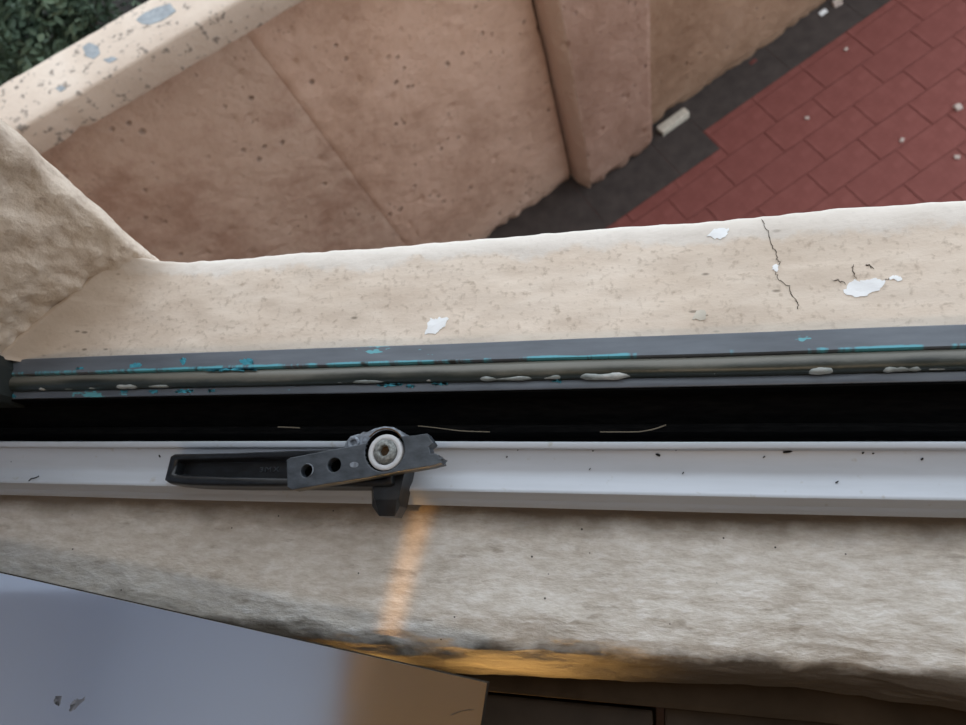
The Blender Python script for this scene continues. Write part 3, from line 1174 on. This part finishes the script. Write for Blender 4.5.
rings = [ringv(lerpP(Po, Pi, -0.05), ZL0), ringv(lerpP(Po, Pi, -0.04), ZL1 - 0.004), ringv(lerpP(Po, Pi, 0.04), ZL1 - 0.0012), ringv(lerpP(Po, Pi, 0.25), ZL1), ringv(lerpP(Po, Pi, 0.75), ZL1),
         ringv(lerpP(Po, Pi, 0.95), ZL1 - 0.0008), ringv(Pi, ZL1 - 0.002), ringv(lerpP(Po, Pi, 1.12), ZL1 - 0.0075)]
for a, b in zip(rings[:-1], rings[1:]):
    for i in range(n):
        bm.faces.new((a[i], a[(i + 1) % n], b[(i + 1) % n], b[i]))
bm.faces.new(rings[-1])
bm.faces.new(rings[0][::-1])
lev = bm_obj('lever', bm, M['lever'], None, True)
lev.data.set_sharp_from_angle(angle=math.radians(50))
child(lev, hd)
# embossed letters on the floor of the trough
tc = bpy.data.curves.new('lettering', 'FONT')
tc.body = '3MX'
tc.size = 0.0052
tc.extrude = 0.0003
tc.space_character = 1.15
to = bpy.data.objects.new('lettering', tc)
C.objects.link(to)
bpy.context.view_layer.update()
dg = bpy.context.evaluated_depsgraph_get()
tm = bpy.data.meshes.new_from_object(to.evaluated_get(dg))
bpy.data.objects.remove(to)
tp = at(259, 472, ZL1 - 0.0072)
tm.transform(Matrix.Translation(tp) @ Matrix.Rotation(0.03, 4, 'Z') @ Matrix.Diagonal((1.05, 0.72, 1, 1)))
child(me_obj('lettering', tm, M['bracket']), hd)

# hooked tongue sticking out over the inner sill
bm = bmesh.new()
tq = []
for pts, z in (([(371, 474), (408, 468), (400, 506), (394.5, 516.5), (379, 516), (372, 506)], -.3150), ([(373, 474), (405, 470), (399, 497), (397, 499.5), (375, 499.5), (373.5, 497)], -.3110)):
    tq.append([at(*p, z) for p in pts])
vlo = [bm.verts.new((p.x, p.y, H - .3250)) for p in tq[0]]
vm = [bm.verts.new(p) for p in tq[0]]
vt = [bm.verts.new(p) for p in tq[1]]
bm.faces.new(vt)
bm.faces.new(vlo[::-1])
for a, b in ((vlo, vm), (vm, vt)):
    for i in range(6):
        bm.faces.new((a[i], a[(i + 1) % 6], b[(i + 1) % 6], b[i]))
child(bm_obj('hook_tongue', bm, M['lever']), hd)

# pivot lug behind the bracket
def cp_(x, y, z):
    """close-up sketch units -> photo point -> level plane"""
    return at(278.7 + x / 5.367, 415 + y / 5.367, z)


bm = bmesh.new()
lug = [cp_(*p, -.3075) for p in [(345, 175), (355, 145), (380, 112), (420, 100), (455, 104), (475, 92), (510, 70), (560, 58), (610, 62), (650, 82), (680, 115), (690, 180), (640, 260), (500, 270), (380, 220)]]
add_prism(bm, [(p.x, p.y) for p in lug], H - .3230, H - .3075, 0.0012)
child(bm_obj('pivot_lug', bm, M['zinc'], None, False), hd)
bm = bmesh.new()
c2 = cp_(400, 150, -.3068)
lathe(bm, (c2.x, c2.y), [(0.0034, H - .3120), (0.0034, H - .3066), (0.0028, H - .3062), (0.0015, H - .3062), (0.0013, H - .3080), (0.0002, H - .3080)], 20)
child(bm_obj('rivet', bm, M['zinc'], None, True), hd)

# bracket plate with broken end and three holes
ZB0, ZB1 = -.3080, -.3010
brk = [(40, 240), (60, 228), (250, 192), (470, 150), (640, 122), (795, 98), (812, 122), (830, 150), (806, 172), (812, 190), (815, 206), (842, 206), (858, 214), (862, 228), (884, 233), (872, 246), (878, 260), (820, 275), (640, 305), (470, 338), (250, 372), (75, 402), (45, 388)]
P = [cp_(*p, ZB1) for p in brk]
holes = [((150, 300), 30), ((297, 268), 33), ((567, 190), 96)]


def plate(name, P, holes, z0, z1, mat, bev):
    b2 = bmesh.new()
    mpp = (cp_(100, 0, z1) - cp_(0, 0, z1)).length / 100
    outer_v = [b2.verts.new((p.x, p.y, H + z1)) for p in P]
    eds = [b2.edges.new((outer_v[i], outer_v[(i + 1) % len(P)])) for i in range(len(P))]
    hl = []
    for (hc, r) in holes:
        c = cp_(*hc, z1)
        vs = [b2.verts.new((q[0], q[1], H + z1)) for q in ring_pts((c.x, c.y), r * mpp, 28)]
        eds += [b2.edges.new((vs[i], vs[(i + 1) % 28])) for i in range(28)]
        hl.append((c, r * mpp))
    bmesh.ops.triangle_fill(b2, use_beauty=True, use_dissolve=False, edges=eds)
    bad = []
    for f in b2.faces:
        cc = f.calc_center_median()
        if any((Vector((cc.x, cc.y)) - Vector((c.x, c.y))).length < r * 0.96 for c, r in hl):
            bad.append(f)
    bmesh.ops.delete(b2, geom=bad, context='FACES_ONLY')
    ext = bmesh.ops.extrude_face_region(b2, geom=list(b2.faces))
    for v in ext['geom']:
        if isinstance(v, bmesh.types.BMVert):
            v.co.z = H + z0
    bmesh.ops.recalc_face_normals(b2, faces=b2.faces)
    ed = [e for e in b2.edges if all(abs(v.co.z - (H + z1)) < 1e-6 for v in e.verts) and len(e.link_faces) == 2 and abs(e.link_faces[0].normal.z - e.link_faces[1].normal.z) > 0.5]
    bmesh.ops.bevel(b2, geom=ed, offset=bev, segments=2, affect='EDGES', profile=0.5)
    return bm_obj(name, b2, mat), mpp


br, MPP = plate('bracket', P, holes, ZB0, ZB1, M['bracket'], 0.0005)
child(br, hd)
# dark floors of the screw holes, bright burr on one
for k, ((hx, hy), r) in enumerate(holes[:2]):
    c = cp_(hx, hy, ZB1)
    bm = bmesh.new()
    rg = lathe(bm, (c.x, c.y), [(r * MPP * 1.02, H + ZB1 - 0.0015), (r * MPP * 0.98, H + ZB0 - 0.0004), (0.00005, H + ZB0 - 0.0005)], 24)
    child(bm_obj('screw_hole', bm, M['hole'], br and None, True), hd)
c = cp_(152, 298, ZB1)
bm = bmesh.new()
for i in range(15):
    pass
prev = None
for i in range(17):
    a = math.radians(-75 + 190 * i / 16)
    ring = []
    for k in range(6):
        g = k * math.pi / 3
        rr = 31 * MPP + 0.00035 * math.cos(g) * (1 - abs(i / 8 - 1) ** 3 * 0.8)
        ring.append(bm.verts.new((c.x + rr * math.cos(a), c.y + rr * math.sin(a), H + ZB1 + 0.0001 + 0.00035 * math.sin(g))))
    if prev:
        for k in range(6):
            bm.faces.new((prev[k], prev[(k + 1) % 6], ring[(k + 1) % 6], ring[k]))
    prev = ring
child(bm_obj('hole_burr', bm, M['zinc'], None, True), hd)
# shallow oval dimple mark
c = cp_(405, 267, ZB1)
bm = bmesh.new()
for a, b, z, in ((22, 13, 0.0),):
    pts = [(c.x + 22 * MPP * math.cos(t * 0.3142), c.y + 13 * MPP * math.sin(t * 0.3142)) for t in range(20)]
add_prism(bm, pts, H + ZB1 - 0.001, H + ZB1 + 0.00015)
child(bm_obj('dimple_mark', bm, M['zinc']), hd)

# bolt in its round seat
c = cp_(567, 190, ZB1)
bm = bmesh.new()
lathe(bm, (c.x, c.y), [(96 * MPP, H + ZB1 - 0.0004), (94 * MPP, H + ZB0 + 0.001), (0.0005, H + ZB0 + 0.001)], 40)
child(bm_obj('bolt_seat', bm, M['hole'], None, True), hd)
c = cp_(568, 198, ZB1)
bm = bmesh.new()
lathe(bm, (c.x, c.y), [(84 * MPP, H + ZB0 + 0.001), (84 * MPP, H + ZB1 - 0.0012), (80 * MPP, H + ZB1 - 0.0006), (60 * MPP, H + ZB1 - 0.0006), (58 * MPP, H + ZB1 - 0.0012), (58 * MPP, H + ZB0 + 0.001)], 44)
child(bm_obj('washer', bm, M['washer'], None, True), hd)
c = cp_(567, 192, ZB1)
bm = bmesh.new()
rg = lathe(bm, (c.x, c.y), [(59 * MPP, H + ZB0 + 0.001), (58 * MPP, H + ZB1 - 0.0010), (50 * MPP, H + ZB1 + 0.0002), (40 * MPP, H + ZB1 + 0.0007), (29 * MPP, H + ZB1 + 0.0009)], 36)
hexr = []
for rr, zz in ((27, ZB1 + 0.0008), (25, ZB1 - 0.004)):
    hexr.append([bm.verts.new((c.x + rr * MPP * (1 / max(0.87, math.cos((i * 10 % 60 - 30) * math.pi / 180)) * 0.9) * math.cos(2 * math.pi * i / 36), c.y + rr * MPP * 0.95 * math.sin(2 * math.pi * i / 36), H + zz)) for i in range(36)])
prs = [rg[-1]] + hexr
for a, b in zip(prs[:-1], prs[1:]):
    for i in range(36):
        bm.faces.new((a[i], a[(i + 1) % 36], b[(i + 1) % 36], b[i]))
bolt = child(bm_obj('bolt_head', bm, M['bolt'], None, True), hd)
bm = bmesh.new()
lathe(bm, (c.x, c.y), [(26 * MPP, H + ZB1 - 0.0022), (0.0001, H + ZB1 - 0.0030)], 24)
child(bm_obj('hex_socket', bm, M['rust'], None, True), hd)
# rusty rim of the seat
c = cp_(565, 182, ZB1)
bm = bmesh.new()
prev = None
for i in range(15):
    a = math.radians(35 + 110 * i / 14)
    ring = []
    for k in range(6):
        g = k * math.pi / 3
        rr = 95 * MPP + 0.0004 * math.cos(g)
        ring.append(bm.verts.new((c.x + rr * math.cos(a), c.y + rr * math.sin(a), H + ZB1 - 0.0003 + 0.0003 * math.sin(g))))
    if prev:
        for k in range(6):
            bm.faces.new((prev[k], prev[(k + 1) % 6], ring[(k + 1) % 6], ring[k]))
    prev = ring
child(bm_obj('rust_rim', bm, M['rust'], None, True), hd)

# ================================================================== WHITE TABLE TOP
TZ = -.325
A = at(0, 573, TZ)
B = at(487, 683, TZ)
d = (A - B).normalized()
nrm = Vector((d.y, -d.x, 0))
if nrm.y > 0:
    nrm = -nrm
tb = tag(empty('white_table', (B.x - 0.3, B.y - 0.25, H + ZF)), 'glossy pale blue-grey table top whose corner reaches the inner window sill', 'table')
L_, W_ = 0.40, 0.45
cs = [B, B + d * L_, B + d * L_ + nrm * W_, B + nrm * W_]
bm = bmesh.new()
add_prism(bm, [(p.x, p.y) for p in cs], H + TZ - 0.0006, H + TZ)
child(bm_obj('table_top', bm, M['board']), tb)
bm = bmesh.new()
cm = sum(cs, Vector()) / 4
add_prism(bm, [(p.x + (cm.x - p.x) * 0.001, p.y + (cm.y - p.y) * 0.001) for p in cs], H + TZ - 0.006, H + TZ - 0.0006)
child(bm_obj('table_core', bm, M['core']), tb)
for a, b in ((0.05, 0.10), (0.05, 0.40), (0.35, 0.10), (0.35, 0.40)):
    p = B + d * a + nrm * b
    bm = bmesh.new()
    lathe(bm, (p.x, p.y), [(0.0001, H + ZF), (0.014, H + ZF), (0.016, H + TZ - 0.006), (0.0001, H + TZ - 0.006)], 16)
    child(bm_obj('table_leg', bm, M['white'], None, True), tb)
# faint grey scuffs on the table top
def scuff(px, py, a, b, rot, seed):
    rnd = random.Random(seed)
    pts = []
    for k in range(12):
        g = 2 * math.pi * k / 12
        r = rnd.uniform(0.6, 1.1)
        x_, y_ = a * r * math.cos(g), b * r * math.sin(g)
        pts.append((px + x_ * math.cos(rot) - y_ * math.sin(rot), py + x_ * math.sin(rot) + y_ * math.cos(rot)))
    o = conform_poly('scuff_mark', pts, scuffm, None, 0.0001, flat(TZ), TZ, seed)
    child(o, tb)


scuffm = simple('grey_scuff', (0.19, 0.20, 0.23), 0.6, 0.3)
scuff(58, 700, 4, 6, 0.3, 1)
scuff(76, 704, 10, 4, -0.7, 2)
ribbon_o = ribbon('scratch', [(450, 715), (462, 711), (475, 709)], 0.0002, M['wood'], None, 11, 4, 0.0002, flat(TZ), TZ, 0.0002)
child(ribbon_o, tb)

# ================================================================== DIRT
def speck(px, py, l, w_, rot, z, label, group, seed):
    rnd = random.Random(seed)
    bm = bmesh.new()
    pts = []
    for k in range(7):
        g = 2 * math.pi * k / 7
        r = rnd.uniform(0.7, 1.1)
        x_, y_ = l * r * math.cos(g), w_ * r * math.sin(g)
        pts.append((x_ * math.cos(rot) - y_ * math.sin(rot), x_ * math.sin(rot) + y_ * math.cos(rot)))
    p = at(px, py, z)
    add_prism(bm, pts, -0.0002, 0.0006)
    o = bm_obj('dirt_speck', bm, M['speck'])
    o.location = p
    tag(o, label, 'dirt', group)


def frame_z(y):
    pts = [(q[0], q[1] - H) for q in wp[2:13]]
    for (y1, z1), (y0, z0) in zip(pts[:-1], pts[1:]):
        if y0 <= y <= y1:
            k = (y - y0) / (y1 - y0 + 1e-9)
            return z0 + (z1 - z0) * k
    return -.325


G = 'dirt specks on the white frame'
SL = ['black speck just left of the lever tip on the white frame', 'slanted black speck right of centre on the white frame', 'round dot beside the slanted black speck on the white frame',
      'longest flat black sliver on the white frame', 'thin upright hair-like speck on the bright lower half of the white frame', 'left dot of a close pair on the right of the white frame',
      'right dot of a close pair on the right of the white frame', 'rightmost black speck on the white frame', 'slanted small speck a little right of the broken bracket end',
      'tiny speck under the frame lip right of the broken bracket', 'tiny speck under the frame lip at mid frame', 'thin speck on the bright lower half below the right dot pair',
      'faint short speck left of the longest sliver on the white frame', 'leftmost tiny speck on the white frame', 'faint hair-like speck in the middle of the white frame']
for i, (px, py, l, w_, rot) in enumerate([(160, 456, 1.0, .5, -1.0), (658, 455, 1.5, .6, -.4), (676, 450, .5, .4, 0), (788, 452, 2.4, .6, .1), (683, 473, .9, .25, .9), (863, 453, .5, .4, 0), (873, 453.5, .5, .3, 0),
                                          (922, 459, .8, .5, .8), (507, 457, .6, .35, .8), (518, 450, .5, .3, 1.4), (593, 451, .5, .3, 0), (837, 482, .9, .3, .6), (764, 457, .8, .3, .6), (12, 462, .5, .25, 0), (590, 469, .7, .2, .9)]):
    z = frame_z(at(px, py, -.324).y)
    o = speck(px, py, l * .001, w_ * .001, rot, z, SL[i], G, i)


def fibre(name, pts, r, z, mat, label, cat, group=None, zl=0.0006):
    P = [at(px, py, z) for px, py in pts]
    cu = bmesh.new()
    q = []
    for a, b in zip(P[:-1], P[1:]):
        for k in range(4):
            q.append(a.lerp(b, k / 4))
    q.append(P[-1])
    q = [q[0]] + [(q[i - 1] + q[i] * 2 + q[i + 1]) / 4 for i in range(1, len(q) - 1)] + [q[-1]]
    o0 = q[0].copy()
    prev = None
    for i, p in enumerate(q):
        dd = (q[min(i + 1, len(q) - 1)] - q[max(i - 1, 0)]).normalized()
        s = Vector((-dd.y, dd.x, 0)) * r
        ring = [cu.verts.new(p - o0 + s), cu.verts.new(p - o0 + Vector((0, 0, r * 1.4))), cu.verts.new(p - o0 - s), cu.verts.new(p - o0 - Vector((0, 0, r * 0.5)))]
        if prev:
            for k in range(4):
                cu.faces.new((prev[k], prev[(k + 1) % 4], ring[(k + 1) % 4], ring[k]))
        prev = ring
    o = bm_obj(name, cu, mat)
    o.location = o0
    return tag(o, label, cat, group)


fibre('twig', [(29, 481), (31, 478.5), (35, 478), (39, 476)], .00035, frame_z(at(34, 478, -.323).y) + .0002, M['speck'], 'short bent black twig on the white frame at the far left', 'twig')
FG = 'dry fibres in the black channel'
fibre('dry_fibre', [(418, 426), (438, 428), (460, 431), (490, 432)], .00025, -.3335, M['fibre'], 'long thin dry fibre in the black channel right of the handle bolt', 'fibre', FG)
fibre('dry_fibre', [(600, 432), (640, 432), (655, 429), (666, 425)], .00028, -.3335, M['fibre'], 'curved pale dry fibre in the black channel at mid frame', 'fibre', FG)
fibre('dry_fibre', [(278, 427), (292, 427.5), (300, 428)], .0003, -.3335, M['fibre'], 'short dry fibre in the black channel left of the handle bolt', 'fibre', FG)
fibre('dry_fibre', [(710, 391), (716, 389), (722, 389)], .0006, -.3385, M['fibre'], 'stubby pale splinter in the black channel below the paint crack', 'fibre', FG)
fibre('dry_fibre', [(861, 387), (870, 388.5), (882, 388)], .0004, -.3385, M['fibre'], 'pale forked splinter in the black channel at the right', 'fibre', FG)
fibre('dry_fibre', [(780, 384), (786, 384), (791, 383)], .0003, -.338, M['fibre'], 'short brown splinter under the steel lip in the black channel', 'fibre', FG)
fibre('dry_fibre', [(265, 400), (285, 402), (305, 401), (318, 404)], .00025, -.341, M['fibre'], 'thin dry fibre lying above the handle in the black channel', 'fibre', FG)
fibre('dry_fibre', [(360, 400), (370, 402), (374, 400)], .0003, -.341, M['fibre'], 'tiny curled fibre directly above the handle bolt in the black channel', 'fibre', FG)

# ================================================================== ADDED WARM LIGHTS
